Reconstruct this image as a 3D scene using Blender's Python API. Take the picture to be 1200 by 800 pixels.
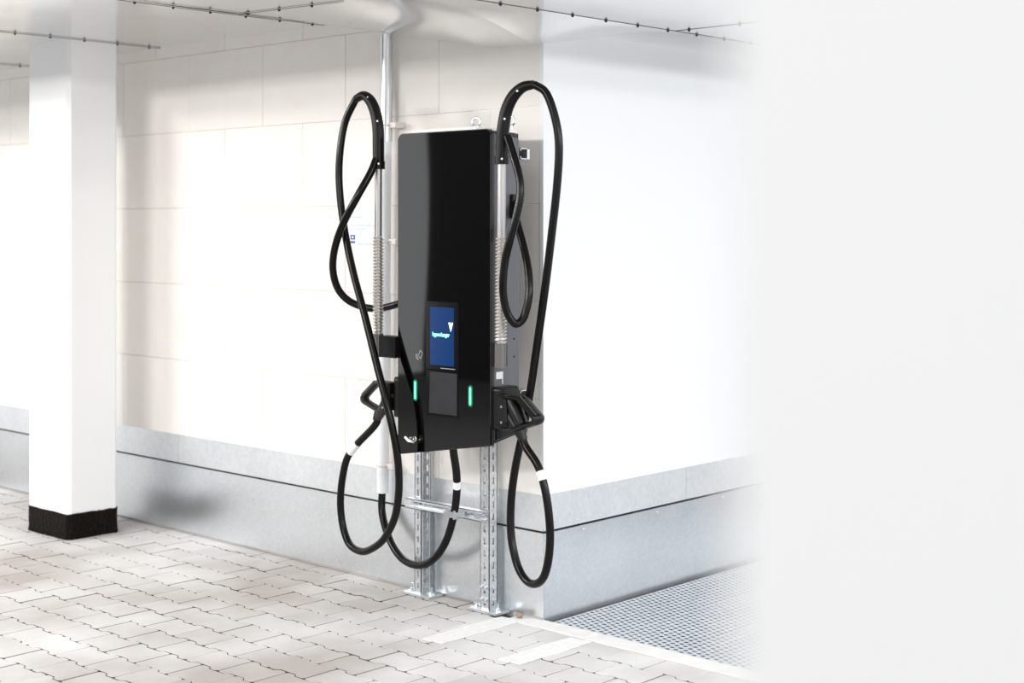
import bpy, math, random
from mathutils import Vector, Matrix

# ------------------------------------------------------------------ camera, world, lamps, exposure
scene = bpy.context.scene
for o in list(bpy.data.objects):
    bpy.data.objects.remove(o, do_unlink=True)
random.seed(7)
COL = scene.collection

# world frame: the outside corner of the block wall stands at the origin; wall_left runs along -X (face to -Y),
# wall_right runs along +Y (face to +X); z = 0 is the paving.
FPX, CX, HY, EYE = 1742.0, 600.0, 262.0, 1.6
AX, AY = Vector((.730, .683)), Vector((-.683, .730))      # camera right / forward in world xy
N1 = math.hypot(*AX); AX /= N1; AY /= N1
CAM = Vector((4.010, -4.472, EYE))
cd = bpy.data.cameras.new('camera')
cam = bpy.data.objects.new('camera', cd); COL.objects.link(cam)
cd.sensor_width = 36; cd.lens = FPX / 1200 * 36
cd.shift_y = -(400 - HY) / 1200
cam.location = CAM
cam.rotation_euler = (math.pi / 2, 0, math.atan2(-AY.x, AY.y))
cd.clip_start = .02
cd.dof.use_dof = True
cd.dof.focus_distance = 5.95
cd.dof.aperture_fstop = cd.lens / 26.0
scene.camera = cam

w = bpy.data.worlds.new('world'); scene.world = w
w.use_nodes = True
bg = w.node_tree.nodes['Background']
bg.inputs[0].default_value = (.97, .985, 1, 1)
bg.inputs[1].default_value = .88

def lamp(name, loc, target, sx, sy, power, color):
    d = bpy.data.lights.new(name, 'AREA'); d.shape = 'RECTANGLE'; d.size = sx; d.size_y = sy
    d.energy = power; d.color = color
    o = bpy.data.objects.new(name, d); COL.objects.link(o); o.location = loc
    q = (Vector(target) - Vector(loc)).to_track_quat('-Z', 'Y'); o.rotation_euler = q.to_euler()
    return o
lamp('strip_area_light', (-4.4, -4.5, 2.9), (-1.6, 0, 1.3), 1.8, .12, 98, (1, .98, .95))
lamp('strip_area_light', (-1.0, -6.0, 2.9), (-1.0, 0, 1.3), 3.0, .12, 86, (1, .98, .95))
lamp('strip_area_light', (5.2, -2.9, 2.9), (0, 0, 1.2), 1.6, .12, 42, (1, .98, .95))  # fill light added to brighten the wall behind the charger
lamp('strip_area_light', (6.0, 1.4, 2.72), (0, 1.2, 1.3), 3.0, .12, 68, (.93, .965, 1))

vs = scene.view_settings
scene.display_settings.display_device = 'sRGB'
vs.view_transform = 'Standard'; vs.look = 'None'; vs.gamma = 1; vs.use_curve_mapping = False
vs.exposure = .58

# ------------------------------------------------------------------ helpers
def at(px, py, y):
    """photograph pixel -> point on the vertical plane at world y"""
    u = (px - CX) / FPX
    d = AX * u + AY
    k = (y - CAM.y) / d.y
    return Vector((CAM.x + d.x * k, y, EYE - (py - HY) / FPX * k))

def project(p):
    r = Vector((p[0] - CAM.x, p[1] - CAM.y))
    Y = r.dot(AY); X = r.dot(AX)
    if Y < .05: return None
    return CX + X / Y * FPX, HY - (p[2] - EYE) / Y * FPX, Y

class MB:
    def __init__(s): s.v = []; s.f = []
    def add(s, vs_, fs):
        b = len(s.v); s.v += [tuple(p) for p in vs_]; s.f += [tuple(i + b for i in f) for f in fs]; return s
    def box(s, x0, x1, y0, y1, z0, z1, m=None):
        vv = [Vector((x, y, z)) for z in (z0, z1) for y in (y0, y1) for x in (x0, x1)]
        if m: vv = [m @ p for p in vv]
        return s.add(vv, [(0, 2, 3, 1), (4, 5, 7, 6), (0, 1, 5, 4), (2, 6, 7, 3), (0, 4, 6, 2), (1, 3, 7, 5)])
    def prism(s, poly, axis, a0, a1, bev=0):
        """poly in the two other axes (ccw), extruded along axis; bev chamfers the a0 end (a0 is the shown face)"""
        def P(q, a):
            return {'x': (a, q[0], q[1]), 'y': (q[0], a, q[1]), 'z': (q[0], q[1], a)}[axis]
        n = len(poly)
        loops = []
        if bev:
            cx = sum(p[0] for p in poly) / n; cy = sum(p[1] for p in poly) / n
            sg = 1 if a1 > a0 else -1
            loops.append([P(q, a0) for q in inset(poly, bev)]); loops.append([P(q, a0 + sg * bev) for q in poly])
        else:
            loops.append([P(q, a0) for q in poly])
        loops.append([P(q, a1) for q in poly])
        vv = [p for l in loops for p in l]
        ff = [tuple(range(n))[::-1], tuple(range((len(loops) - 1) * n, len(loops) * n))]
        for k in range(len(loops) - 1):
            for i in range(n):
                j = (i + 1) % n
                ff.append((k * n + i, k * n + j, (k + 1) * n + j, (k + 1) * n + i))
        return s.add(vv, ff)
    def tube(s, pts, r, n=12, caps=True, closed=False):
        pts = [Vector(p) for p in pts]; m = len(pts)
        rr = r if isinstance(r, (list, tuple)) else [r] * m
        vv = []; ff = []
        up = None
        for i, p in enumerate(pts):
            if closed: t = pts[(i + 1) % m] - pts[i - 1]
            else: t = pts[min(i + 1, m - 1)] - pts[max(i - 1, 0)]
            t.normalize()
            if up is None:
                up = Vector((0, 0, 1)) if abs(t.z) < .9 else Vector((1, 0, 0))
            up = (up - t * up.dot(t)).normalized()
            b = t.cross(up)
            for k in range(n):
                a = 2 * math.pi * k / n
                vv.append(p + (up * math.cos(a) + b * math.sin(a)) * rr[i])
        for i in range(m if closed else m - 1):
            i2 = (i + 1) % m
            for k in range(n):
                k2 = (k + 1) % n
                ff.append((i * n + k, i * n + k2, i2 * n + k2, i2 * n + k))
        if caps and not closed:
            ff.append(tuple(range(n))[::-1]); ff.append(tuple(range((m - 1) * n, m * n)))
        return s.add(vv, ff)
    def cyl(s, p0, p1, r, n=12): return s.tube([p0, p1], r, n)
    def build(s, name, mat, parent=None, smooth=False):
        me = bpy.data.meshes.new(name); me.from_pydata(s.v, [], s.f)
        me.materials.append(mat); me.validate()
        import bmesh
        bm = bmesh.new(); bm.from_mesh(me); bmesh.ops.recalc_face_normals(bm, faces=bm.faces); bm.to_mesh(me); bm.free()
        if smooth:
            me.polygons.foreach_set('use_smooth', [True] * len(me.polygons))
            try: me.set_sharp_from_angle(angle=math.radians(40))
            except Exception: pass
        o = bpy.data.objects.new(name, me); COL.objects.link(o)
        if parent: adopt(o, parent)
        return o

def adopt(o, parent):
    o.parent = parent
    t = Vector(parent.location) if parent.parent is None else Vector((0, 0, 0))    # parts sit at the world origin
    o.matrix_parent_inverse = Matrix.Translation(-t)

def inset(poly, d):
    n = len(poly); out = []
    area = sum(poly[i][0] * poly[(i + 1) % n][1] - poly[(i + 1) % n][0] * poly[i][1] for i in range(n))
    sg = 1 if area > 0 else -1
    for i in range(n):
        a, b, c = Vector(poly[i - 1]), Vector(poly[i]), Vector(poly[(i + 1) % n])
        e1 = (b - a).normalized(); e2 = (c - b).normalized()
        n1 = Vector((-e1.y, e1.x)) * sg; n2 = Vector((-e2.y, e2.x)) * sg
        m = n1 + n2
        k = d / max(.3, (1 + n1.dot(n2)))
        out.append((b.x + m.x * k, b.y + m.y * k))
    return out

def rounded(poly, r, seg=5):
    """round each corner of a convex polygon; r is a number or one per corner"""
    n = len(poly); out = []
    for i in range(n):
        ri = r[i] if isinstance(r, (list, tuple)) else r
        a, b, c = Vector(poly[i - 1]), Vector(poly[i]), Vector(poly[(i + 1) % n])
        if ri <= 0: out.append(tuple(b)); continue
        d1 = (a - b).normalized(); d2 = (c - b).normalized()
        ang = d1.angle(d2); t = ri / math.tan(ang / 2)
        p1 = b + d1 * t; p2 = b + d2 * t
        ctr = b + (d1 + d2).normalized() * (ri / math.sin(ang / 2))
        a1 = math.atan2(*(p1 - ctr).yx); a2 = math.atan2(*(p2 - ctr).yx)
        da = (a2 - a1 + math.pi) % (2 * math.pi) - math.pi
        for k in range(seg + 1):
            th = a1 + da * k / seg
            out.append((ctr.x + ri * math.cos(th), ctr.y + ri * math.sin(th)))
    return out

def spline(pts, sub=6):
    pts = [Vector(p) for p in pts]; out = []
    n = len(pts)
    for i in range(n - 1):
        p0 = pts[i - 1] if i else pts[0] * 2 - pts[1]
        p1, p2 = pts[i], pts[i + 1]
        p3 = pts[i + 2] if i + 2 < n else p2 * 2 - p1
        for k in range(sub):
            t = k / sub
            out.append(.5 * ((2 * p1) + (p2 - p0) * t + (2 * p0 - 5 * p1 + 4 * p2 - p3) * t * t + (3 * p1 - p0 - 3 * p2 + p3) * t ** 3))
    out.append(pts[-1])
    return out

def tag(o, label=None, cat=None, group=None, kind=None):
    if label: o['label'] = label
    if cat: o['category'] = cat
    if group: o['group'] = group
    if kind: o['kind'] = kind
    return o
def empty(name, loc):
    e = bpy.data.objects.new(name, None); COL.objects.link(e); e.location = loc
    e.empty_display_size = .1
    return e

# ------------------------------------------------------------------ materials
def mat(name, col, rough=.5, metal=0, spec=.5, noise=None, bump=None, emit=None, coat=0):
    """noise=(scale, amount, second colour) bump=(scale, strength, distance)"""
    m = bpy.data.materials.new(name); m.use_nodes = True
    nt = m.node_tree; b = nt.nodes['Principled BSDF']
    b.inputs['Base Color'].default_value = (*col, 1)
    b.inputs['Roughness'].default_value = rough; b.inputs['Metallic'].default_value = metal
    b.inputs['Specular IOR Level'].default_value = spec
    b.inputs['Coat Weight'].default_value = coat
    if emit:
        b.inputs['Emission Color'].default_value = (*emit[0], 1); b.inputs['Emission Strength'].default_value = emit[1]
    tc = nt.nodes.new('ShaderNodeTexCoord')
    geo = nt.nodes.new('ShaderNodeNewGeometry')
    if noise:
        n = nt.nodes.new('ShaderNodeTexNoise'); n.inputs['Scale'].default_value = noise[0]; n.inputs['Detail'].default_value = 6
        nt.links.new(geo.outputs['Position'], n.inputs['Vector'])
        r = nt.nodes.new('ShaderNodeValToRGB'); r.color_ramp.elements[0].position = .5 - noise[1]; r.color_ramp.elements[1].position = .5 + noise[1]
        r.color_ramp.elements[0].color = (*noise[2], 1); r.color_ramp.elements[1].color = (*col, 1)
        nt.links.new(n.outputs['Fac'], r.inputs['Fac']); nt.links.new(r.outputs['Color'], b.inputs['Base Color'])
    if bump:
        n = nt.nodes.new('ShaderNodeTexNoise'); n.inputs['Scale'].default_value = bump[0]; n.inputs['Detail'].default_value = bump[3] if len(bump) > 3 else 5
        nt.links.new(geo.outputs['Position'], n.inputs['Vector'])
        bp = nt.nodes.new('ShaderNodeBump'); bp.inputs['Strength'].default_value = bump[1]; bp.inputs['Distance'].default_value = bump[2]
        nt.links.new(n.outputs['Fac'], bp.inputs['Height']); nt.links.new(bp.outputs['Normal'], b.inputs['Normal'])
    return m

def galvanised(name, lo, hi, rough, scale=60, metal=.9):
    m = bpy.data.materials.new(name); m.use_nodes = True
    nt = m.node_tree; b = nt.nodes['Principled BSDF']
    b.inputs['Metallic'].default_value = metal
    geo = nt.nodes.new('ShaderNodeNewGeometry')
    v = nt.nodes.new('ShaderNodeTexVoronoi'); v.inputs['Scale'].default_value = scale
    n = nt.nodes.new('ShaderNodeTexNoise'); n.inputs['Scale'].default_value = 3.5; n.inputs['Detail'].default_value = 6
    for q in (v, n): nt.links.new(geo.outputs['Position'], q.inputs['Vector'])
    mx = nt.nodes.new('ShaderNodeMix'); mx.data_type = 'FLOAT'; mx.inputs[0].default_value = .55
    sp = nt.nodes.new('ShaderNodeSeparateColor'); nt.links.new(v.outputs['Color'], sp.inputs[0])
    nt.links.new(sp.outputs[0], mx.inputs[2]); nt.links.new(n.outputs['Fac'], mx.inputs[3])
    r = nt.nodes.new('ShaderNodeValToRGB'); r.color_ramp.elements[0].position = .2; r.color_ramp.elements[1].position = .8
    r.color_ramp.elements[0].color = (*lo, 1); r.color_ramp.elements[1].color = (*hi, 1)
    nt.links.new(mx.outputs[0], r.inputs[0]); nt.links.new(r.outputs[0], b.inputs['Base Color'])
    mr = nt.nodes.new('ShaderNodeMapRange'); mr.inputs[3].default_value = rough - .06; mr.inputs[4].default_value = rough + .1
    nt.links.new(n.outputs['Fac'], mr.inputs[0]); nt.links.new(mr.outputs[0], b.inputs['Roughness'])
    return m

def paver_material():
    m = bpy.data.materials.new('concrete_paver'); m.use_nodes = True
    nt = m.node_tree; b = nt.nodes['Principled BSDF']; b.inputs['Roughness'].default_value = .8
    b.inputs['Specular IOR Level'].default_value = .3
    geo = nt.nodes.new('ShaderNodeNewGeometry'); oi = nt.nodes.new('ShaderNodeObjectInfo')
    n1 = nt.nodes.new('ShaderNodeTexNoise'); n1.inputs['Scale'].default_value = 1.1; n1.inputs['Detail'].default_value = 5
    n2 = nt.nodes.new('ShaderNodeTexNoise'); n2.inputs['Scale'].default_value = 140; n2.inputs['Detail'].default_value = 4
    for q in (n1, n2): nt.links.new(geo.outputs['Position'], q.inputs['Vector'])
    r = nt.nodes.new('ShaderNodeValToRGB')
    r.color_ramp.elements[0].position = .36; r.color_ramp.elements[1].position = .62
    r.color_ramp.elements[0].color = (.49, .45, .425, 1); r.color_ramp.elements[1].color = (.81, .80, .793, 1)
    ad = nt.nodes.new('ShaderNodeMath'); ad.operation = 'MULTIPLY_ADD'; ad.inputs[1].default_value = .07
    nt.links.new(oi.outputs['Random'], ad.inputs[0]); nt.links.new(n1.outputs['Fac'], ad.inputs[2])
    sb = nt.nodes.new('ShaderNodeMath'); sb.operation = 'SUBTRACT'; sb.inputs[1].default_value = .035
    nt.links.new(ad.outputs[0], sb.inputs[0]); nt.links.new(sb.outputs[0], r.inputs[0])
    mx = nt.nodes.new('ShaderNodeMix'); mx.data_type = 'RGBA'; mx.blend_type = 'MULTIPLY'; mx.inputs[0].default_value = .35
    nt.links.new(r.outputs[0], mx.inputs[6]); nt.links.new(n2.outputs['Fac'], mx.inputs[7])
    g = nt.nodes.new('ShaderNodeMix'); g.data_type = 'RGBA'; g.blend_type = 'MIX'; g.inputs[0].default_value = .5
    nt.links.new(r.outputs[0], g.inputs[6]); nt.links.new(mx.outputs[2], g.inputs[7])
    nt.links.new(g.outputs[2], b.inputs['Base Color'])
    bp = nt.nodes.new('ShaderNodeBump'); bp.inputs['Strength'].default_value = .25; bp.inputs['Distance'].default_value = .002
    nt.links.new(n2.outputs['Fac'], bp.inputs['Height']); nt.links.new(bp.outputs['Normal'], b.inputs['Normal'])
    return m

M = {}
M['block'] = mat('sand_lime_block', (.87, .842, .81), .85, noise=(9, .3, (.84, .80, .757)), bump=(120, .15, .002))
M['mortar'] = mat('joint_mortar', (.72, .67, .62), .9)
M['plaster'] = mat('white_plaster', (.86, .87, .885), .8, bump=(60, .1, .002))
M['pillar'] = mat('white_pillar_paint', (.88, .885, .895), .7, bump=(40, .08, .002))
M['pillar_near'] = mat('warm_white_paint', (.87, .862, .85), .8, bump=(40, .05, .002))
M['bitumen'] = mat('black_bitumen', (.004, .0028, .002), .6, spec=.12, noise=(90, .2, (.014, .009, .006)), bump=(70, 1, .04))
M['galv'] = galvanised('galvanised_sheet', (.74, .775, .805), (.82, .855, .885), .28, 90)
M['galv_band'] = galvanised('galvanised_band', (.76, .785, .81), (.85, .87, .89), .42, 60)
M['ceiling'] = galvanised('ceiling_sheet_metal', (.90, .90, .90), (.96, .96, .96), .14, 14)
M['strut'] = galvanised('strut_steel', (.62, .65, .68), (.82, .85, .87), .38, 80)
M['zinc'] = mat('zinc_bolt', (.75, .78, .82), .28, 1)
M['conduit'] = mat('steel_conduit', (.66, .68, .69), .33, .85)
M['white_pvc'] = mat('white_plastic_pipe', (.84, .86, .88), .4)
M['clip'] = mat('pale_plastic_clip', (.78, .74, .70), .5)
M['sand'] = mat('joint_sand', (.34, .30, .27), .95, noise=(1.0, .12, (.05, .035, .028)))
M['dark_floor'] = mat('dark_reflection_floor', (.15, .15, .152), .85, noise=(60, .3, (.11, .11, .11)), bump=(200, .5, .003))
M['paver'] = paver_material()
M['kerb'] = mat('pale_concrete_kerb', (.84, .83, .82), .85, noise=(14, .25, (.76, .74, .72)), bump=(90, .2, .002))
M['paint'] = mat('white_road_paint', (.90, .90, .89), .7, noise=(50, .2, (.80, .79, .775)))
M['grate'] = galvanised('grating_steel', (.62, .65, .69), (.80, .82, .85), .4, 70)
M['pit'] = mat('dark_pit', (.03, .026, .024), .9)
M['rust'] = mat('rusty_edge', (.16, .09, .06), .9)
M['slab'] = mat('raw_concrete', (.45, .45, .44), .9, noise=(3, .3, (.36, .355, .35)))
M['dark_wall'] = mat('dark_reflection_wall', (.035, .034, .038), .8)
M['rubber'] = mat('black_rubber', (.0028, .002, .0018), .25, spec=.24)
M['rubber_rib'] = mat('matt_black_rubber', (.003, .0024, .0022), .38, spec=.22)
M['glass'] = mat('black_front_glass', (.0015, .0013, .0014), .03, spec=.95, bump=(1.3, .22, .02, 0))
M['housing'] = mat('black_powder_coat', (.006, .005, .005), .45)
M['side'] = mat('grey_side_panel', (.13, .13, .148), .45, .25)
M['edge'] = mat('dark_edge_trim', (.018, .016, .016), .3)
M['tube'] = mat('grey_support_tube', (.42, .41, .41), .32, .8)
M['cuff'] = mat('dark_grey_cuff', (.16, .15, .15), .35, .6)
M['spring'] = mat('spring_steel', (.74, .70, .64), .3, .9)
M['gun'] = mat('dark_gun_plastic', (.022, .018, .017), .42)
M['gun_black'] = mat('black_gun_plastic', (.004, .0034, .0033), .35, spec=.35)
M['tape'] = mat('white_tape', (.85, .86, .87), .5)
M['bezel'] = mat('screen_bezel', (.002, .0016, .0016), .12)
M['reader'] = mat('reader_panel', (.014, .0135, .018), .4, noise=(9, .2, (.006, .0055, .007)))
M['screen'] = mat('blue_screen', (.0, .004, .02), .12, emit=((.002, .026, .105), 1.0))
M['screen_text'] = mat('screen_lettering', (.2, .8, .8), .5, emit=((.35, 1, .95), 1.3))
M['screen_mark'] = mat('screen_logo', (.8, .95, 1), .5, emit=((.75, 1, 1), 1.5))
M['green'] = mat('green_led', (.1, .9, .5), .4, emit=((.10, .95, .45), 1.1))
M['green_dim'] = mat('green_halo', (.0, .02, .01), .3, emit=((.0, .13, .05), 1.0))
M['print'] = mat('grey_print', (.42, .42, .42), .5)
M['silver'] = mat('bright_key_metal', (.85, .84, .82), .22, 1)
M['orange'] = mat('orange_edge', (.72, .25, .13), .5)
M['white'] = mat('white_sheet', (.86, .86, .86), .5)
M['sign_blue'] = mat('sign_blue', (.03, .10, .42), .5)
M['sign_pale'] = mat('sign_pale_text', (.66, .72, .76), .6)
M['sign_green'] = mat('sign_green_band', (.77, .85, .84), .6)
M['stone'] = mat('brown_stone', (.32, .24, .18), .9, bump=(60, .6, .004))
M['rivet'] = mat('dark_rivet', (.05, .045, .045), .5, .5)

# ------------------------------------------------------------------ floor: sand bed and interlocking pavers
floor = tag(MB().box(-7.5, 7, -8.5, 0, -.08, -.018).build('floor', M['sand']), kind='structure')

LN, PW = .200, .150
def paver_mesh(name):
    g = .0022
    h = LN / 2 - g; w1 = .0825 - g; w2 = .0675 - g; a, b_ = .058, .042; c = .0095
    right = [(-h, -w1 + c), (-h + c, -w1), (-a, -w1), (-b_, -w2), (b_, -w2), (a, -w1), (h - c, -w1), (h, -w1 + c)]
    poly = right + [(-x, -y) for x, y in right]
    mb = MB(); ch = .0011
    n = len(poly)
    ins = inset(poly, ch)
    vv = [(x, y, 0) for x, y in ins] + [(x, y, -ch * .8) for x, y in poly] + [(x, y, -.03) for x, y in poly]
    ff = [tuple(range(n))]
    for k in (0, 1):
        for i in range(n):
            j = (i + 1) % n
            ff.append((k * n + i, (k + 1) * n + i, (k + 1) * n + j, k * n + j))
    return vv, ff
pv, pf = paver_mesh('paver')
pme = bpy.data.meshes.new('paver'); pme.from_pydata(pv, [], pf); pme.materials.append(M['paver']); pme.materials.append(M['sand'])
for i, p in enumerate(pme.polygons): p.material_index = 1 if i > len(pv) // 3 else 0      # soiled flanks
cells = []
rows = 16
for r in range(rows):
    yc = -.1 - PW * (r + .5) + .0
    for c in range(-34, 34):
        xc = c * LN + (LN / 2 if r % 2 else 0)
        cells.append((xc, yc))
# a strip of stones between kerb line and wall, left of the corner
for c in range(-34, 0):
    xc = c * LN + LN / 2
    if xc < -.12: cells.append((xc, -.1 + PW * .5))
seen, rest = [], []
for xc, yc in cells:
    q = project((xc, yc, 0))
    if q and -25 < q[0] < 915 and q[1] < 815 and not (xc > -.0 and yc > -.1):
        seen.append((q[2], xc, yc))
    else: rest.append((xc, yc))
seen.sort()
for k, (d, xc, yc) in enumerate(seen):
    if k >= 300: rest.append((xc, yc)); continue
    o = bpy.data.objects.new('paver', pme); COL.objects.link(o)
    o.location = (xc, yc, random.uniform(-.0012, .0012))
    o.rotation_euler = (random.uniform(-.006, .006), random.uniform(-.006, .006), random.uniform(-.004, .004))
    adopt(o, floor)
mb = MB()
for xc, yc in rest:
    mb.add([(x + xc, y + yc, z) for x, y, z in pv], pf)
tag(mb.build('paving_rest', M['paver'], floor), kind='stuff')

tag(MB().box(-7.5, 7, -8.5, -2.505, -.03, .0).build('floor_reflected_dark', M['dark_floor']), kind='structure')  # unseen dark floor added so the lower front glass reflects darker
# kerb edging: pale concrete strip in front of the grating
kerb = empty('kerb_edging', (-.12, -.05, 0)); tag(kerb, kind='structure')
x = -.12
for L in (.42, 1.0, 1.0, 1.0):
    MB().prism([(x + .002, -.099), (x + L - .002, -.099), (x + L - .002, -.003), (x + .002, -.003)], 'z', .003, -.09, .004).build('kerb_stone', M['kerb'], kerb); x += L

# pit under the grating
tag(MB().box(0, 4, 0, 6.5, -.4, -.35).box(0, 4, -.003, 0, -.35, -.008).build('floor_pit', M['pit']), kind='structure')

# painted dashes on the paving
for i, (x0, x1, y0, y1, lab) in enumerate((
        (-.160, -.052, -.525, -.085, 'short white painted dash on the paving starting at the foot of the right strut post'),
        (.245, .350, -.520, -.125, 'short white painted dash on the paving beside the perforated grating'))):
    m = MB(); n = 9
    top = [(x0, y0), (x1, y0 + .004)] + [(x1 + random.uniform(-.003, .003), y0 + (y1 - y0) * k / n) for k in range(1, n)] + [(x1, y1 + .01), (x0 + .008, y1)] + \
          [(x0 + random.uniform(-.003, .003), y0 + (y1 - y0) * k / n) for k in range(n - 1, 0, -1)]
    m.prism(top, 'z', .0032, .0005)
    tag(m.build('painted_dash', M['paint']), lab, 'floor marking', 'white dashes painted on the paving')

# ------------------------------------------------------------------ left wall: sand-lime blocks
BL, BH, BT = .617, .395, .12
wall_left = tag(MB().box(-7, -.004, .004, .40, -.05, 2.75).build('wall_left', M['mortar']), kind='structure')
def block_mesh(L, H):
    g = .0013; b = .0018
    poly = [(g, g), (L - g, g), (L - g, H - g), (g, H - g)]
    m = MB().prism(poly, 'y', 0, .02, b)
    me = bpy.data.meshes.new('block'); me.from_pydata(m.v, [], m.f); me.materials.append(M['block']); me.validate()
    import bmesh
    bm = bmesh.new(); bm.from_mesh(me); bmesh.ops.recalc_face_normals(bm, faces=bm.faces); bm.to_mesh(me); bm.free()
    return me
bcache = {}
z0 = .495 - BH
for r in range(-1, 7):
    z = .495 + BH * (r - 1) if r >= 0 else None
    if r < 0: continue
    H = BH if z + BH < 2.75 else 2.75 - z
    off = .608 if r % 2 else .300
    edges = [0.0] + [off + BL * k for k in range(0, 12) if off + BL * k < 7.0] + [7.0]
    for a, b in zip(edges[:-1], edges[1:]):
        L = b - a
        if L < .02: continue
        key = (round(L, 3), round(H, 3))
        if key not in bcache: bcache[key] = block_mesh(L, H)
        o = bpy.data.objects.new('block', bcache[key]); COL.objects.link(o)
        o.location = (-b, random.uniform(-.0008, .0008), z); adopt(o, wall_left)

# right wall: smooth white plaster
wall_right = tag(MB().box(-.4, 0, 0.003, 7, -.45, 2.75).build('wall_right', M['plaster']), kind='structure')
tag(MB().box(-.018, .0015, -.0025, .012, .50, 2.4).build('trim_1', M['plaster']), kind='structure')   # white corner bead

# galvanised skirting: band above, folded sheet below, both walls
def band(name, pieces, face):
    e = empty(name, (0, 0, .35)); tag(e, kind='structure')
    for a, b in pieces:
        if face == 'y': MB().box(a + .0015, b - .0015, -.005, 0, .358, .503).build('flashing_band', M['galv_band'], e)
        else: MB().box(0, .005, a + .0015, b - .0015, .358, .503).build('flashing_band', M['galv_band'], e)
    if face == 'y': MB().box(pieces[0][0], pieces[-1][1], -.0022, -.0005, .33, .366).build('seam_shade', M['pit'], e)  # dark strip painting the shade inside the open seam
    else: MB().box(.0005, .0022, pieces[0][0], pieces[-1][1], .33, .366).build('seam_shade', M['pit'], e)
    return e
band('baseboard_left', [(-7, -4.55), (-4.55, -2.55), (-2.55, 0.005)], 'y')
band('baseboard_right', [(-.005, .958), (.958, 2.95), (2.95, 5)], 'x')
def skirt(name, pieces, face, zb=.012):
    e = empty(name, (0, 0, 0)); tag(e, kind='structure')
    for a, b in pieces:
        prof = [(-.013, zb), (-.0115, zb), (-.0115, .352), (-.013, .352)]       # (offset, z) a thin sheet standing off the wall
        prof2 = [(-.0165, .345), (-.0115, .345), (-.0115, .352), (-.0165, .352)]
        m = MB()
        for p in (prof, prof2):
            if face == 'y': m.prism(p, 'x', a, b)
            else: m.prism([(-q[0], q[1]) for q in p], 'y', a, b)
        m.build('skirting_sheet', M['galv'], e)
        m = MB()
        k = a + .25
        while k < b:
            if face == 'y': m.cyl((k, -.019, .333), (k, -.012, .333), .004, 8)
            else: m.cyl((.019, k, .333), (.012, k, .333), .004, 8)
            k += .5
        tag(m.build('rivet_row', M['zinc'], e), kind='stuff')
    return e
skirt('trim_2', [(-7, -4.0), (-4.0, .013)], 'y')
s2 = skirt('trim_3', [(-.0128, 2.0), (2.0, 5)], 'x', -.012)
tag(MB().box(0.0, .0115, .004, 5, -.34, -.014).build('trim_4', M['rust']), kind='structure')

# ------------------------------------------------------------------ ceiling: sheet metal panels with a sag over the corner
slab = tag(MB().box(-7, 1.66, -2.4, 0, 2.62, 2.9).box(0, 1.66, 0, 6, 2.62, 2.9).build('ceiling', M['slab']), kind='structure')
ZW = [(-1.376, 2.53), (-.988, 2.459), (-.683, 2.399), (-.488, 2.368), (-.296, 2.331), (-.1, 2.325), (0, 2.324)]
def interp(tab, x):
    if x <= tab[0][0]: return tab[0][1]
    for (a, va), (b, vb) in zip(tab[:-1], tab[1:]):
        if x <= b: return va + (vb - va) * (x - a) / (b - a)
    return tab[-1][1]
def zceil(x, y):
    if x <= -1.376: return 2.53 + .004 * math.sin(3.1 * x) * math.sin(2.3 * y)
    t = min(1, (x + 1.376) / 1.676)
    t = max(0, min(1, (x + .62) / .92)); t = t * t * (3 - 2 * t)
    zf = 2.53 - .13 * t
    if x <= 0: e = zf - interp(ZW, x)
    else: e = (zf - 2.324) * max(0, 1 - x / .3)
    if y <= 0 or x < 0: e *= math.exp(-(y / .33) ** 2)
    else:
        k = 1 if x <= 0 else max(0, 1 - x / .3)
        e = k * max(zf - 2.455, zf - 2.324 - .166 * y)
    return zf - e
def sheet(x0, x1, y0, y1, nx, ny, dz=0, m=None, last=True):
    m = m or MB(); vv = []; ff = []
    for side in (0, 1):
        for j in range(ny + 1):
            for i in range(nx + 1):
                x = x0 + (x1 - x0) * i / nx; y = y0 + (y1 - y0) * j / ny
                vv.append((x, y, zceil(x, y) + dz + side * .0015))
    n = (nx + 1) * (ny + 1)
    for j in range(ny):
        for i in range(nx):
            a = j * (nx + 1) + i
            ff.append((a, a + nx + 1, a + nx + 2, a + 1)); ff.append((n + a, n + a + 1, n + a + nx + 2, n + a + nx + 1))
    ring = [i for i in range(nx + 1)] + [j * (nx + 1) + nx for j in range(1, ny + 1)] + \
           [ny * (nx + 1) + i for i in range(nx - 1, -1, -1)] + [j * (nx + 1) for j in range(ny - 1, 0, -1)]
    for a, b in zip(ring, ring[1:] + ring[:1]): ff.append((a, b, n + b, n + a))
    m.add(vv, ff)
    if not last: return m
    return m.build('ceiling_sheet', M['ceiling'], slab, True)
XS = [-6.756, -5.411, -4.066, -2.721, -1.376]
for a, b in zip(XS[:-1], XS[1:]):
    sheet(a + .002, b - .002, -2.4, 0, 14, 12)
sheet(-1.374, .298, -2.4, -.4883, 44, 14)
mm = sheet(-1.374, 0, -.488, .003, 44, 20, 0, None, False); sheet(0, .298, -.488, 1.2, 12, 50, 0, mm)
sheet(-.0, .298, 1.204, 5, 4, 10)
sheet(.302, 1.65, -2.4, .478, 6, 10, -.003); sheet(.302, 1.65, .482, 5, 6, 10, -.003)
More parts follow.
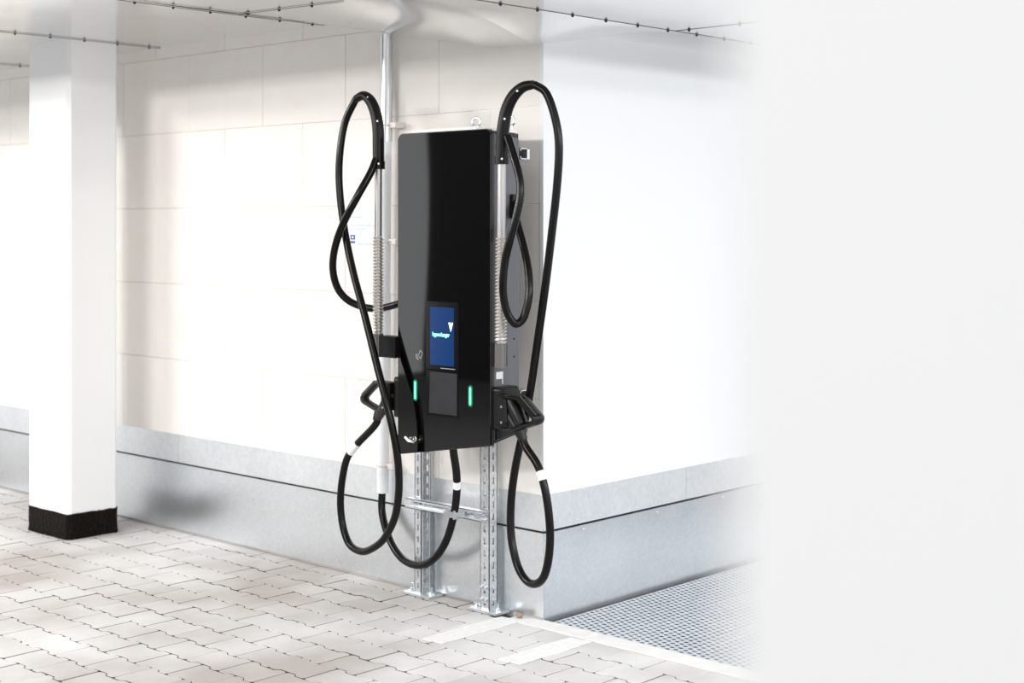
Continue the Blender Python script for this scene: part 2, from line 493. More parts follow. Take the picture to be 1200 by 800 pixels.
# seam laps with rivets
def seam(p0, p1, step, n=24):
    P0, P1 = Vector(p0), Vector(p1); L = (P1 - P0).length
    pts = []
    for i in range(n + 1):
        q = P0.lerp(P1, i / n); pts.append(Vector((q.x, q.y, zceil(q.x, q.y) - .0035)))
    m = MB().tube(pts, .0013, 4)
    m.build('seam_lap', M['rivet'], slab)
    m = MB(); k = .07
    while k < L:
        q = P0.lerp(P1, k / L); z = zceil(q.x, q.y) - .002
        m.tube([(q.x, q.y, z), (q.x, q.y, z - .007), (q.x, q.y, z - .010)], [.0065, .006, .003], 8)
        k += step
    tag(m.build('rivet_row', M['rivet'], slab), kind='stuff')
for xs in XS: seam((xs, 0), (xs, -2.3), .19)
seam((.302, 2.5), (.302, -2.3), .2)
seam((-1.376, -.49), (-.66, -.49), .22)
seam((.302, .48), (1.65, .48), .25)

# ------------------------------------------------------------------ pillars
def pillar(x0, x1, y0, y1, ztop, lab, mt, c=.018, z0=.128):
    e = empty('concrete_pillar', ((x0 + x1) / 2, (y0 + y1) / 2, 0)); tag(e, lab, 'pillar')
    poly = [(x0 + c, y0), (x1 - c, y0), (x1, y0 + c), (x1, y1 - c), (x1 - c, y1), (x0 + c, y1), (x0, y1 - c), (x0, y0 + c)]
    MB().prism(poly, 'z', z0, ztop).build('shaft', mt, e)
    # ragged bitumen coat at the foot
    m = MB(); pts = []
    out = inset(poly, -.003)
    dense = []
    for i in range(len(out)):
        a, b = Vector(out[i]), Vector(out[(i + 1) % len(out)]); n = max(1, int((b - a).length / .012))
        dense += [a.lerp(b, k / n) for k in range(n)]
    n = len(dense); vv = []
    ctr = Vector(((x0 + x1) / 2, (y0 + y1) / 2))
    levels = [-.01, .004, .03, .06, .09, z0 + .002]
    for li, z in enumerate(levels):
        for q in dense:
            d = (q - ctr).normalized() * (random.uniform(0, .003) + (.006 if li < 2 else 0) * random.random())
            vv.append((q.x + d.x, q.y + d.y, z + (random.uniform(-.004, .003) if li == 5 else 0)))
    ff = [(k * n + i, k * n + (i + 1) % n, (k + 1) * n + (i + 1) % n, (k + 1) * n + i) for k in range(5) for i in range(n)]
    ff.append(tuple(range(5 * n, 6 * n)))
    m.add(vv, ff); o = m.build('base_coating', M['bitumen'], e); o['label'] = 'rough black bitumen coat around the foot'
    return e
pillar(-3.157, -2.756, -.522, -.232, 2.56, 'square white pillar with black bitumen foot in front of the block wall', M['pillar'])
D0 = .45
e2 = AX * ((851 - CX) / FPX * D0) + AY * D0
px0, py0 = CAM.x + e2.x, CAM.y + e2.y
pillar(px0, px0 + .36, py0, py0 + .36, 2.9, 'out of focus plain warm white pillar right beside the camera', M['pillar_near'], .002)

# ------------------------------------------------------------------ perforated grating
gr = empty('floor_grating', (.7, 1.0, 0)); tag(gr, 'galvanised perforated steel floor grating along the white plastered wall', 'grating')
def grating_plank(x0, x1, y0, y1):
    pxx, pyy, rad = .030, .030, .0112
    nx = int(round((x1 - x0) / pxx)); ny = int(round((y1 - y0) / pyy))
    sx, sy = (x1 - x0) / nx, (y1 - y0) / ny
    vv = []; ff = []; K = 8
    for j in range(ny):
        for i in range(nx):
            cx = x0 + (i + .5) * sx; cy = y0 + (j + .5) * sy
            ox = sx * .0
            cy2 = cy + (sy * .22 if i % 2 else -sy * .22)
            b = len(vv)
            for k in range(K):
                a = math.pi / 4 * k + math.pi / 8 * 0
                c, s = math.cos(a), math.sin(a)
                mx = max(abs(c), abs(s))
                vv.append((cx + c / mx * sx / 2, cy + s / mx * sy / 2, -.002))
            for zz in (-.002, -.0045):
                for k in range(K):
                    a = math.pi / 4 * k
                    vv.append((cx + rad * math.cos(a), cy2 + rad * .82 * math.sin(a), zz))
            for k in range(K):
                k2 = (k + 1) % K
                ff.append((b + k, b + k2, b + K + k2, b + K + k)); ff.append((b + K + k, b + K + k2, b + 2 * K + k2, b + 2 * K + k))
    m = MB(); m.add(vv, ff)
    me = m.build('perforated_plate', M['grate'], gr)
gx = .05
for k in range(5):
    grating_plank(gx, gx + .30, .012, 2.4 if k < 3 else 1.5)
    MB().box(gx + .3005, gx + .3035, .012, 2.4 if k < 3 else 1.5, -.04, -.0015).build('plank_flange', M['grate'], gr)
    gx += .304
MB().box(.0465, .0495, .006, 2.4, -.03, -.001).build('frame_bar', M['grate'], gr)
MB().box(.044, 1.57, .0, .011, -.03, -.001).build('frame_bar', M['grate'], gr)

# ------------------------------------------------------------------ strut frame behind the charger
fr = empty('strut_frame', (-.44, -.06, 0)); tag(fr, 'galvanised slotted strut frame on two posts carrying the black charging station', 'frame')
def slotted(m, axis, a0, a1, b0, b1, t0, t1, pitch=.05, slot=.028, sw=.011):
    """slotted plate: long axis a, width b, thickness t; axis gives order e.g. 'zxy' = long z, width x, thickness y"""
    def bx(A, B, T):
        d = dict(zip(axis, (A, B, T))); m.box(*d['x'], *d['y'], *d['z'])
    c = (b0 + b1) / 2
    bx((a0, a1), (b0, c - sw / 2), (t0, t1)); bx((a0, a1), (c + sw / 2, b1), (t0, t1))
    a = a0
    while a < a1:
        bx((a, min(a1, a + pitch - slot)), (c - sw / 2, c + sw / 2), (t0, t1)); a += pitch
def post(x0, x1, y0, y1, open_side):
    m = MB(); t = .003; zt = 1.93
    slotted(m, 'zxy', .008, zt, x0, x1, y0, y0 + t)
    slotted(m, 'zxy', .008, zt, x0, x1, y1 - t, y1)
    if open_side == '+x':
        slotted(m, 'zyx', .008, zt, y0, y1, x0, x0 + t)
        m.box(x1 - t, x1, y0, y0 + .011, .008, zt).box(x1 - t, x1, y1 - .011, y1, .008, zt)
    else:
        slotted(m, 'zyx', .008, zt, y0, y1, x1 - t, x1); slotted(m, 'zyx', .008, zt, y0, y1, x0, x0 + t)
    return m.build('post', M['strut'], fr)
pl = post(-.672, -.631, -.082, -.024, '+x')
pr = post(-.277, -.226, -.082, -.034, '')
def hexbolt(m, p, d, r=.009, h=.008):
    p = Vector(p); d = Vector(d)
    m.tube([p, p + d * h], r, 6); m.tube([p + d * h, p + d * (h + .008)], r * .5, 8)
for x0, x1, y0, y1 in ((-.73, -.565, -.098, -.016), (-.335, -.172, -.098, -.016)):
    o = MB().prism([(x0, y0), (x1, y0), (x1, y1), (x0, y1)], 'z', .012, .002, .0015).build('base_plate', M['strut'], fr)
    for bx_ in (x0 + .022, x1 - .022):
        m = MB(); yb = -.062
        m.cyl((bx_, yb, .012), (bx_, yb, .015), .013, 12); m.tube([(bx_, yb, .015), (bx_, yb, .024)], .0095, 6); m.cyl((bx_, yb, .024), (bx_, yb, .045), .005, 8)
        m.build('anchor_bolt', M['zinc'], o)
for zz in (.055, .105):
    for x in (-.264, -.240):
        m = MB(); hexbolt(m, (x, -.082, zz), (0, -1, 0)); m.build('bolt', M['zinc'], fr)
    m = MB(); hexbolt(m, (-.226, -.058, zz), (1, 0, 0)); m.build('bolt', M['zinc'], fr)
    m = MB(); hexbolt(m, (-.668, -.045, zz), (1, 0, 0)); m.build('bolt', M['zinc'], fr)
# cross rail with slots
m = MB(); rx0, rx1 = -.690, -.236; ry0, ry1 = -.121, -.083; rz = .402
m.box(rx0, rx1, ry0, ry1, rz + .018, rz + .0205).box(rx0, rx1, ry0, ry1, rz - .0205, rz - .018)
slotted(m, 'xzy', rx0, rx1, rz - .0205, rz + .0205, ry1 - .0025, ry1, .036, .020, .010)
m.box(rx0, rx1, ry0, ry0 + .0025, rz + .011, rz + .0205).box(rx0, rx1, ry0, ry0 + .0025, rz - .0205, rz - .011)
m.build('cross_rail', M['strut'], fr)
for x in (-.255, -.66):
    m = MB(); hexbolt(m, (x, -.083, rz), (0, -1, 0), .008); m.build('bolt', M['zinc'], fr)
# horizontal struts that carry the charger (C section, open end seen past the charger)
for zz in (1.877, .92):
    m = MB(); x0, x1 = -.56, .028; t = .003
    ya, yb = -.166, -.125
    m.box(x0, x1, ya, yb, zz + .0185, zz + .0215).box(x0, x1, ya, yb, zz - .0215, zz - .0185)
    m.box(x0, x1, ya, ya + t, zz - .0215, zz - .011).box(x0, x1, ya, ya + t, zz + .011, zz + .0215).box(x0, x1, yb - t, yb, zz - .0215, zz + .0215)
    m.build('support_strut', M['strut'], fr)
    MB().box(x0, .0, -.125, -.083, zz - .02, zz + .02).build('stand_off', M['strut'], fr)

# ------------------------------------------------------------------ charging station
XL, XR, YF, YB = -.508, .022, -.330, -.170
ZT, ZBL, ZBR = 1.967, .655, .742
ch = empty('charging_station', (-.243, -.25, .70)); tag(ch, 'black glass-fronted fast charging station with lit screen and two green light bars', 'charger')
# housing, its underside climbing to the right and to the back
hx0, hx1 = XL + .006, XR - .003
vv = [(hx0, YF + .018, ZBL + .006), (hx1, YF + .018, ZBR + .004), (hx1, YB, ZBR + .030), (hx0, YB, ZBL + .030),
      (hx0, YF + .018, ZT - .006), (hx1, YF + .018, ZT - .006), (hx1, YB, ZT - .012), (hx0, YB, ZT - .012)]
MB().add(vv, [(0, 3, 2, 1), (4, 5, 6, 7), (0, 1, 5, 4), (1, 2, 6, 5), (2, 3, 7, 6), (3, 0, 4, 7)]).build('housing', M['housing'], ch)
# front glass: rounded top corners, slanted lower edge
poly = rounded([(XL, ZBL), (XR, ZBR), (XR, ZT), (XL, ZT)], [.006, .006, .026, .026], 6)
MB().prism(poly, 'y', YF - .001, YF + .013, .0015).build('front_glass', M['glass'], ch)
MB().prism(inset(poly, -.0025), 'y', YF + .0045, YF + .017).build('edge_trim', M['edge'], ch)
# side panels
def side_panel(x, s):
    zb0, zb1 = (ZBR + .02, ZBR + .04) if s > 0 else (ZBL + .02, ZBL + .05)
    p = rounded([(YF + .020, zb0), (YB + .002, zb1), (YB + .002, ZT - .030), (YF + .020, ZT - .018)], [0, .004, .014, 0], 4)
    m = MB().prism(p, 'x', x + s * .003, x - s * .001, .001)
    o = m.build('side_panel', M['side'], ch); o['label'] = 'blue-grey metal side panel'
    for yy, zz in ((-.198, 1.148), (-.198, 1.078), (-.198, 1.60), (-.30, 1.90)):
        MB().cyl((x + s * .003, yy, zz), (x + s * .0045, yy, zz), .0045, 8).build('screw', M['bezel'], o)
    return o
side_panel(hx1, 1); side_panel(hx0, -1)
# screen, reader, lights, print
YG = YF - .001
def fr_rect(pxa, pya, pxb, pyb):
    a, b = at(pxa, pya, YF), at(pxb, pyb, YF); return a.x, b.x, b.z, a.z
bx0, bx1 = at(499.5, 0, YF).x, at(537.5, 0, YF).x
ZSB, ZST = 1.6 - (428 - HY) / FPX * 6.0, 1.6 - (352.5 - HY) / FPX * 6.0
sb = MB().prism(rounded([(bx0, ZSB - .012), (bx1, ZSB - .012), (bx1, ZST), (bx0, ZST)], .004, 3), 'y', YG - .0012, YG + .002).build('screen_bezel', M['bezel'], ch)
sx0, sx1 = bx0 + .026, bx1 - .024
sz0, sz1 = ZSB + .006, ZST - .022
scr = MB().box(sx0, sx1, YG - .002, YG - .001, sz0, sz1).build('screen', M['screen'], sb); scr['label'] = 'lit blue screen'
# lettering on the screen
fc = bpy.data.curves.new('lettering', 'FONT'); fc.body = 'hypercharger'; fc.size = .027; fc.align_x = 'LEFT'; fc.offset = .0006
to = bpy.data.objects.new('lettering_tmp', fc); COL.objects.link(to)
bpy.context.view_layer.update()
dg = bpy.context.evaluated_depsgraph_get()
tm = bpy.data.meshes.new_from_object(to.evaluated_get(dg)); bpy.data.objects.remove(to)
wx = max(v.co.x for v in tm.vertices)
sc = (sx1 - sx0) * .72 / wx
zt_ = sz0 + (sz1 - sz0) * .5
for v in tm.vertices:
    x, y = v.co.x * sc, v.co.y * sc * 1.25
    v.co = (sx0 + (sx1 - sx0) * .10 + x, YG - .0024, zt_ + y)
tm.materials.clear(); tm.materials.append(M['screen_text'])
tob = bpy.data.objects.new('lettering', tm); COL.objects.link(tob); adopt(tob, sb)
lx = sx0 + (sx1 - sx0) * .78; lw = (sx1 - sx0) * .18; lz = zt_ + .022
m = MB()
m.prism([(lx, lz + .034), (lx + lw * .5, lz), (lx + lw * .5, lz + .022), (lx + lw * .30, lz + .036)], 'y', YG - .0026, YG - .002)
m.prism([(lx + lw * .54, lz), (lx + lw, lz + .034), (lx + lw * .72, lz + .036), (lx + lw * .54, lz + .022)], 'y', YG - .0026, YG - .002)
m.build('logo_mark', M['screen_mark'], sb)
# small bright line under the screen
MB().box(sx0 + .06, sx1 + .006, YG - .0022, YG - .0012, ZSB - .006, ZSB - .0035).build('maker_line', M['print'], sb)
# reader panel
rz0 = 1.6 - (486 - HY) / FPX * 6.0
rd = MB().prism([(bx0 + .002, rz0), (bx1, rz0), (bx1, ZSB - .016), (bx0 + .002, ZSB - .016)], 'y', YG - .0012, YG + .002).build('reader_panel', M['bezel'], ch)
MB().prism([(bx0 + .018, rz0 + .012), (bx1 - .008, rz0 + .012), (bx1 - .008, ZSB - .022), (bx0 + .024, ZSB - .022)], 'y', YG - .0022, YG - .0005, .001).build('reader_plate', M['reader'], rd)
for px_, pa, pb in ((487, 446.5, 467.5), (551.5, 453.5, 474.5)):
    a, b = at(px_, pa, YF), at(px_, pb, YF)
    o = MB().prism(rounded([(a.x - .005, b.z), (a.x + .005, b.z), (a.x + .005, a.z), (a.x - .005, a.z)], .0048, 4), 'y', YG - .0028, YG + .002, .001).build('light_bar', M['green'], ch)
    MB().prism(rounded([(a.x - .012, b.z - .007), (a.x + .012, b.z - .007), (a.x + .012, a.z + .007), (a.x - .012, a.z + .007)], .011, 5), 'y', YG - .0014, YG + .002, .0004).build('glow_halo', M['green_dim'], o)  # dim emissive plate standing in for the glow around the bar
    o['label'] = 'glowing green light bar'
# payment card symbol: tilted card outline with two waves
c = at(492, 416, YF); m = MB()
def seg(p, q, wd=.0022):
    a = Vector((c.x + p[0], 0, c.z + p[1])); b = Vector((c.x + q[0], 0, c.z + q[1])); d = (b - a).normalized() * wd / 2; n = Vector((-d.z, 0, d.x))
    m.prism([((a - d + n).x, (a - d + n).z), ((a - d - n).x, (a - d - n).z), ((b + d - n).x, (b + d - n).z), ((b + d + n).x, (b + d + n).z)], 'y', YG - .0018, YG + .001)
card = [(-.006, -.002), (.006, -.014), (.018, .008), (.006, .022)]
for p, q in zip(card, card[1:] + card[:1]): seg(p, q)
for k in (0, 1):
    o_ = -.012 - .007 * k
    seg((o_, .004), (o_ - .002, -.008)); seg((o_ - .002, -.008), (o_ + .006, -.018))
m.build('card_symbol', M['print'], ch)
# lock with key
k0 = at(484, 515, YF); m = MB()
m.cyl((k0.x - .012, YF - .008, k0.z), (k0.x - .012, YF + .002, k0.z), .010, 14); m.build('lock', M['silver'], ch)
m = MB(); m.tube([(k0.x - .03, YF - .014, k0.z + .010), (k0.x - .012, YF - .014, k0.z - .002), (k0.x + .020, YF - .016, k0.z - .006), (k0.x + .028, YF - .018, k0.z + .002)], [.006, .008, .0055, .005], 8)
m.tube([(k0.x + .028 + .008 * math.cos(t), YF - .018, k0.z + .008 + .008 * math.sin(t)) for t in [i * math.pi / 6 for i in range(12)]], .0035, 6, closed=True)
o = m.build('key', M['silver'], ch, True); o['label'] = 'silver key left in the lock'
# white cover plate on top with an orange lower edge, two lifting eyes
pz = ZT - .004
vv = [(-.425, YF + .006, pz), (-.062, YF + .006, pz), (.018, -.18, pz - .010), (-.40, -.18, pz)]
vt = [(x, y, z + .016) for x, y, z in vv]
MB().add(vv + vt, [(0, 3, 2, 1), (4, 5, 6, 7), (0, 1, 5, 4), (1, 2, 6, 5), (2, 3, 7, 6), (3, 0, 4, 7)]).build('top_plate', M['white'], ch)
MB().tube([(-.06, YF + .004, pz + .001), (.018, -.182, pz - .009)], .004, 6).build('edge_strip', M['orange'], ch)
for xx, yy in ((-.135, -.25), (-.005, -.19)):
    m = MB(); m.cyl((xx, yy, pz + .012), (xx, yy, pz + .024), .012, 10)
    m.tube([(xx + .017 * math.cos(t), yy + .006 * math.cos(t), pz + .041 + .018 * math.sin(t)) for t in [i * math.pi / 8 for i in range(16)]], .005, 8, closed=True)
    m.build('lifting_eye', M['zinc'], ch, True)

# cable supports: arm, cuff, spring, tube, curved sleeve
def support(px_bottom, px_top, side):
    y = -.335
    xb = at(px_bottom, 400, y).x; xt = at(px_top, 200, y).x
    def X(z): return xb + (xt - xb) * (z - 1.05) / .79
    z_cuff0, z_cuff1, z_sp1, z_tube1 = 1.047, 1.142, 1.545, 1.85
    e = []
    MB().tube([(X(z_cuff0), y, z_cuff0), (X(z_cuff1), y, z_cuff1)], .0225, 20).build('cuff', M['cuff'], ch, True)
    if side < 0: MB().box(X(1.1) + .012, XL + .002, y - .012, y + .040, 1.048, 1.136).build('support_arm', M['rubber_rib'], ch)
    else: MB().box(XR - .006, X(1.1) - .012, y + .006, y + .05, 1.048, 1.136).build('support_arm', M['rubber_rib'], ch)
    MB().tube([(X(z_cuff1), y, z_cuff1), (X(z_tube1), y, z_tube1)], .0165, 20).build('support_tube', M['tube'], ch, True)
    pts = []; turns = 30; n = 10
    for i in range(turns * n + 1):
        a = 2 * math.pi * i / n; z = z_cuff1 + .004 + (z_sp1 - z_cuff1 - .004) * i / (turns * n)
        pts.append((X(z) + .0195 * math.cos(a), y + .0195 * math.sin(a), z))
    MB().tube(pts, .0045, 6).build('spring', M['spring'], ch, True)
    return X(z_tube1)
support(443, 443.5, -1)
support(586.5, 588, 1)
def sleeve(pts, radii, lab):
    p = spline(pts, 5); n = len(p)
    rr = [interp([(i / (len(radii) - 1), r) for i, r in enumerate(radii)], k / (n - 1)) for k in range(n)]
    o = MB().tube(p, rr, 16).build('bend_sleeve', M['rubber_rib'], ch, True)
    o['label'] = lab
    # clamp screws along the sleeve
    for t in (.0, .38, .7):
        q = p[min(n - 1, int(t * (n - 1)) + 1)]
        d = Vector((CAM.x - q.x, CAM.y - q.y, 0)).normalized()
        r_ = rr[min(n - 1, int(t * (n - 1)) + 1)]
        MB().cyl(q + d * (r_ - .004), q + d * (r_ + .003), .0042, 8).build('clamp_screw', M['zinc'], o)
    c0 = p[0]
    MB().tube([c0 + Vector((0, 0, -.004)), c0 + Vector((0, 0, .028))], radii[0] + .003, 18).build('clamp_collar', M['rubber_rib'], o, True)
    return p[-1]
Y0 = -.335
eL = sleeve([at(443.5, 197, Y0), at(443.5, 172, Y0), at(443, 150, Y0), at(440, 132, Y0 - .002), at(434, 118, Y0 - .008), at(426, 112, Y0 - .016), at(417, 116, Y0 - .026)],
            [.0245, .0245, .0245, .024, .023, .0195, .0165], 'black curved hose sleeve')
eR = sleeve([at(588, 191, Y0), at(588.5, 168, Y0), at(590, 148, Y0), at(594, 128, Y0 + .004), at(602, 112, Y0 + .012), at(613, 102, Y0 + .022), at(626, 99, Y0 + .034)],
            [.0245, .0245, .0245, .024, .0235, .021, .0165], 'black curved hose sleeve')

# connector holders on both flanks
for s, xs in ((-1, hx0), (1, hx1)):
    p = rounded([(-.352 + .03, .800), (-.210, .800), (-.210, .968), (-.322, .968)], .014, 4)
    m = MB().prism(p, 'x', xs + s * .045, xs, .006); m.build('connector_holder', M['gun_black'], ch)
MB().prism([(-.306, .762), (-.190, .775), (-.190, .87), (-.306, .87)], 'x', hx1 + .016, hx1, .003).build('lower_guard', M['gun_black'], ch)
# white label under the right cuff and cable inlets
a = at(585.5, 441, -.305)
MB().box(hx1 + .003, hx1 + .004, -.300, -.262, .996, 1.024).box(hx1 + .003, hx1 + .004, -.266, -.262, .975, .996).build('paper_label', M['tape'], ch)
MB().prism(rounded([(-.222, 1.62), (-.188, 1.62), (-.188, 1.715), (-.222, 1.715)], .006, 3), 'x', hx1 + .02, hx1, .002).build('cable_inlet', M['gun_black'], ch)
MB().prism(rounded([(-.29, 1.24), (-.21, 1.24), (-.21, 1.32), (-.29, 1.32)], .006, 3), 'x', hx0 - .012, hx0, .002).build('cable_inlet', M['gun_black'], ch)

# ------------------------------------------------------------------ charging cables with connectors
HR = .0158
def cable_thing(lab, base): 
    e = empty('charging_cable', base); tag(e, lab, 'cable', 'charging cables of the station'); return e
def connector(e, s):
    xs = XL if s < 0 else XR
    yc = -.31
    def A(a, z, dy=0): return Vector((xs + s * (a - .004), yc + dy, z))
    head = [(.045, .828), (.088, .822), (.100, .842), (.092, .930), (.080, .943), (.045, .943)]
    def pr(poly, y0, y1, bev): 
        p = [(xs + s * (a - .004), z) for a, z in poly]
        if s < 0: p = p[::-1]
        m = MB().prism(p, 'y', y0, (y0 + y1) / 2, bev); m.prism(p, 'y', y1, (y0 + y1) / 2, bev); return m
    c = pr(head, yc - .036, yc + .036, .008).build('connector', M['gun_black'], e)
    # grip: from the head down and outwards to the cable
    trunk = spline([A(.062, .905), A(.082, .868), A(.110, .835), A(.136, .806), A(.150, .786)], 4)
    n = len(trunk)
    MB().tube(trunk, [.030 - .012 * (i / (n - 1)) for i in range(n)], 14).build('grip', M['gun'] if s < 0 else M['gun_black'], c, True)
    if s > 0: MB().tube([A(.085, .932), A(.120, .885), A(.150, .835)], [.022, .030, .024], 14).build('grip_shell', M['gun_black'], c, True)
    # D-shaped hand loop
    loop = [A(.070, .934), A(.110, .936), A(.143, .935), A(.158, .928), A(.224, .876), A(.232, .866), A(.230, .855), A(.220, .848), A(.165, .830), A(.122, .816)]
    lp = []
    pts = spline(loop, 3)
    m = MB().tube(pts, .0115, 12); m.v = [(x, yc + (y - yc) * (2.1 if s < 0 else 3.1), z) for x, y, z in m.v]
    m.build('hand_loop', M['gun'] if s < 0 else M['gun_black'], c, True)
    for dy in (-.014, .010):
        MB().tube([A(.1555, .943, dy), A(.236, .880, dy)], .003, 8).build('grip_rib', M['gun'], c, True)
    MB().tube([A(.140, .818), A(.156, .778)], [.021, .018], 14).build('cable_gland', M['gun_black'], c, True)
    for dz in (0, .03):
        MB().cyl(A(.078, .900 - dz * 2, -.036), A(.078, .900 - dz * 2, -.040), .005, 8).build('screw', M['zinc'], c)
    return A(.150, .792), A(.170, .752)
def tape(e, pts, i, L=5):
    MB().tube(pts[i:i + L], HR + .0012, 14).build('tape_marker', M['tape'], e, True)
def nearest(pts, px_, py_):
    best = min(range(len(pts)), key=lambda i: (project(pts[i])[0] - px_) ** 2 + (project(pts[i])[1] - py_) ** 2)
    return best

cl = cable_thing('black charging cable looping beside the left flank, its handle lying against the block wall', (-.72, -.36, .45))
g0, g1 = connector(cl, -1)
A_pts = [eL, at(404.5, 143, -.372), at(398.5, 178, -.385), at(397.5, 215, -.388), at(402.5, 262, -.388), at(413, 315, -.395), at(427, 368, -.405), at(441, 425, -.41), at(453, 472, -.415),
         at(462, 512, -.405), at(467, 548, -.39), at(467, 580, -.365), at(462, 608, -.345), at(450, 631, -.33), at(437, 642, -.32), at(424, 646, -.31), at(410, 638, -.30), at(402, 617, -.295), at(399, 588, -.295),
         at(402, 556, -.30), at(410.5, 530, -.305), g1, g0]
hp = spline(A_pts, 6)
MB().tube(hp, HR, 14).build('hose', M['rubber'], cl, True)
tape(cl, hp, nearest(hp, 413, 526) - 1, 3)
B_pts = [at(441, 186, -.352), at(434, 203, -.378), at(420, 228, -.42), at(404, 258, -.436), at(393.5, 286, -.43), at(390, 313, -.405), at(395, 336, -.375), at(407, 351, -.335), at(424, 359, -.30), at(441, 361.5, -.275), at(456, 359, -.26),
         Vector((hx0 - .01, -.25, 1.283))]
MB().tube(spline(B_pts, 6), HR, 14).build('hose_loop', M['rubber'], cl, True)

cr = cable_thing('black charging cable hanging in long loop at the right flank beside the wall corner', (.15, -.28, .30))
g0, g1 = connector(cr, 1)
A_pts = [eR, at(640, 109, -.285), at(650.5, 138, -.272), at(655, 170, -.265), at(653, 215, -.262), at(646.5, 275, -.26), at(638.5, 340, -.255), at(630, 400, -.25), at(622, 455, -.242), at(613, 505, -.24),
         at(604, 547, -.245), at(599, 587, -.25), at(599, 627, -.26), at(606, 661, -.27), at(616, 679, -.28), at(627, 684, -.29), at(637, 676, -.30), at(643, 653, -.305), at(644.5, 620, -.308), at(640, 580, -.31), at(631, 547, -.31), g1, g0]
hp = spline(A_pts, 6)
MB().tube(hp, HR, 14).build('hose', M['rubber'], cr, True)
tape(cr, hp, nearest(hp, 632, 556) - 1, 3)
B_pts = [at(595, 160, -.345), at(603, 186, -.36), at(609, 210, -.365), at(609.5, 230, -.37), at(605.5, 252, -.378), at(598.5, 278, -.386), at(592, 305, -.388), at(589.5, 337, -.385), at(593, 362, -.365), at(600, 376, -.345), at(607, 379, -.325),
         at(614.5, 370, -.305), at(620, 346, -.29), at(619.5, 318, -.275), at(614.5, 292, -.26), at(608, 268, -.24), at(603.5, 250, -.225), Vector((hx1 + .012, -.205, 1.685))]
MB().tube(spline(B_pts, 6), HR, 14).build('hose_loop', M['rubber'], cr, True)

# ------------------------------------------------------------------ wall conduit and supply cable
cdt = empty('conduit_pipe', (-.88, -.05, .42)); tag(cdt, 'vertical pipe of steel above and white plastic below clipped to the block wall', 'pipe')
YC = -.052
ptop, pmid, pbot = at(453, 38, YC), at(452, 166, YC), at(448.5, 577, YC)
MB().tube([pmid, Vector((ptop.x, YC, zceil(ptop.x, YC) - .004))], .0285, 24).build('steel_pipe', M['conduit'], cdt, True)
MB().tube([pbot, pmid + Vector((0, 0, .01))], .0265, 24).build('plastic_pipe', M['white_pvc'], cdt, True)
for py_ in (147, 283, 545):
    q = at(452.5 if py_ < 500 else 449, py_, YC)
    m = MB()
    m.prism(rounded([(q.x + .018, q.z - .012), (q.x + .066, q.z - .012), (q.x + .066, q.z + .012), (q.x + .018, q.z + .012)], .005, 3), 'y', YC - .004, -.001, .002)
    o = m.build('pipe_clip', M['clip'], cdt)
    ring = [(q.x + .0305 * math.cos(t), YC + .0305 * math.sin(t), q.z) for t in [i * math.pi / 10 for i in range(20)]]
    MB().tube(ring, .004, 6, closed=True).build('clip_ring', M['clip'], o, True)
pc = empty('supply_cable', (-.6, -.12, .2)); tag(pc, 'thick black supply cable hanging in a U from the pipe end to the charger underside', 'cable')
C_pts = [pbot + Vector((-.004, 0, .05)), pbot + Vector((-.004, 0, -.005)), at(447.5, 598, -.062), at(452, 619, -.075), at(460, 639, -.09), at(471, 654, -.105), at(485, 661.5, -.12), at(499, 660.5, -.13), at(512, 651, -.14), at(523, 633, -.147),
         at(531, 607, -.152), at(535, 580, -.17), at(535, 555, -.20), at(531.5, 530, -.235), at(531, 518, -.25)]
cp = spline(C_pts, 6)
MB().tube(cp, .0165, 14).build('cable', M['rubber'], pc, True)
tape(pc, cp, nearest(cp, 534, 566) - 1, 3)
q = at(531, 605, -.15)
m = MB()
m.box(q.x - .026, q.x + .026, -.176, -.171, rz - .012, rz + .012).box(q.x - .030, q.x - .025, -.176, -.118, rz - .012, rz + .012).box(q.x + .025, q.x + .030, -.176, -.118, rz - .018, rz + .018)
m.build('cable_clamp', M['zinc'], pc)

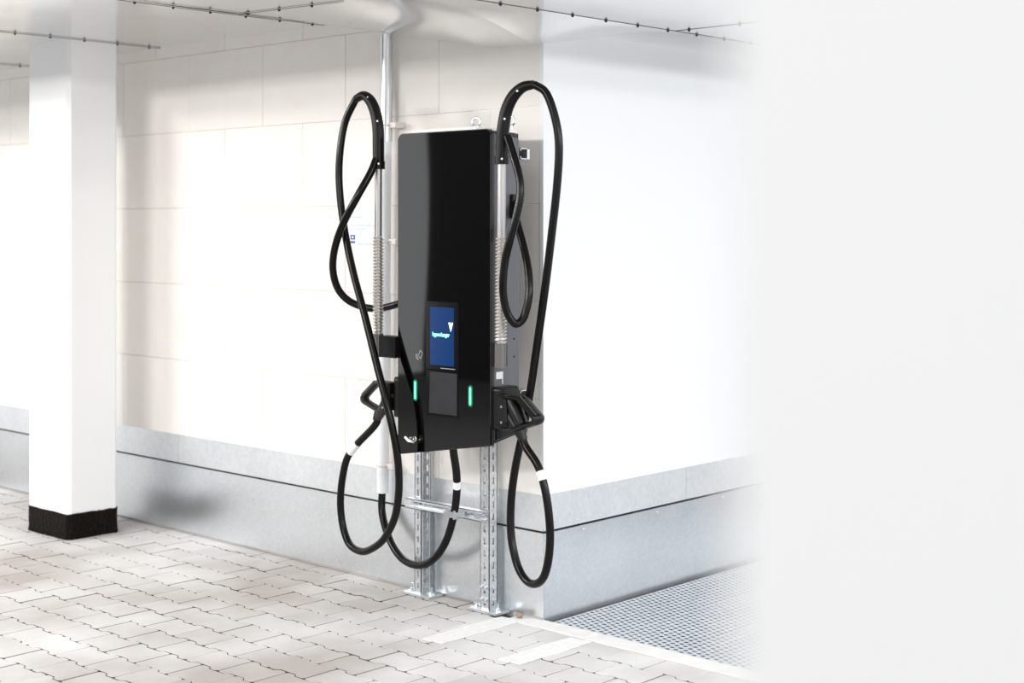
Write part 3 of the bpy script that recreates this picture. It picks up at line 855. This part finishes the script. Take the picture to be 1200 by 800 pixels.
# ------------------------------------------------------------------ small things
sg = empty('wall_notice', (-1.14, 0, 1.483)); tag(sg, 'small white printed notice with blue emblem on the block wall behind the left hose', 'sign')
a, b = at(398, 238, -.004), at(441, 291, -.004)
xa, xb, zt2, zb2 = a.x, b.x, 1.694, 1.482
MB().prism(rounded([(xa, zb2), (xb, zb2), (xb, zt2), (xa, zt2)], .004, 2), 'y', -.004, 0).build('plate', M['white'], sg)
MB().box(xa, xb, -.0046, -.003, zt2 - .052, zt2).build('pale_band', M['sign_green'], sg)
ex = at(413.5, 280, -.004); m = MB()
m.box(ex.x - .016, ex.x + .016, -.0052, -.003, ex.z - .002, ex.z + .019).build('emblem', M['sign_blue'], sg)
MB().box(ex.x - .016, ex.x + .016, -.0052, -.003, ex.z - .019, ex.z - .009).build('emblem', M['sign_blue'], sg)
MB().box(ex.x - .007, ex.x + .007, -.0058, -.005, ex.z + .004, ex.z + .012).build('emblem_window', M['white'], sg)
for k, (z, f0, f1) in enumerate(((1.625, .30, .62), (1.588, .18, .95), (1.572, .22, .72), (1.503, .48, .97))):
    n = 9; m = MB(); w_ = (xb - xa)
    for i in range(n):
        u0 = f0 + (f1 - f0) * i / n; u1 = u0 + (f1 - f0) / n * (.72 + .2 * random.random())
        m.box(xa + w_ * u0, xa + w_ * u1, -.0052, -.003, z, z + .007 + .003 * (i % 2))
    m.build('text_line', M['sign_pale'], sg)

st = MB(); 
pts = []
for i in range(6):
    for j in range(8):
        th = math.pi * (i + .5) / 6; ph = 2 * math.pi * j / 8; r_ = 1 + random.uniform(-.15, .15)
        pts.append((-.085 + .020 * r_ * math.sin(th) * math.cos(ph), -.052 + .013 * r_ * math.sin(th) * math.sin(ph), .013 + .012 * r_ * math.cos(th)))
ff = [(i * 8 + j, i * 8 + (j + 1) % 8, (i + 1) * 8 + (j + 1) % 8, (i + 1) * 8 + j) for i in range(5) for j in range(8)] + [tuple(range(8)), tuple(range(40, 48))]
st.add(pts, ff); tag(st.build('stone', M['stone'], None, True), 'small brown stone lying on the kerb near the wall corner', 'stone')

# dark wall added out of frame at far left to darken the glass reflection
tag(MB().box(-7.28, -2.0, -7.3, -7.0, -.02, 2.9).build('wall_reflected_dark', M['dark_wall']), kind='structure')
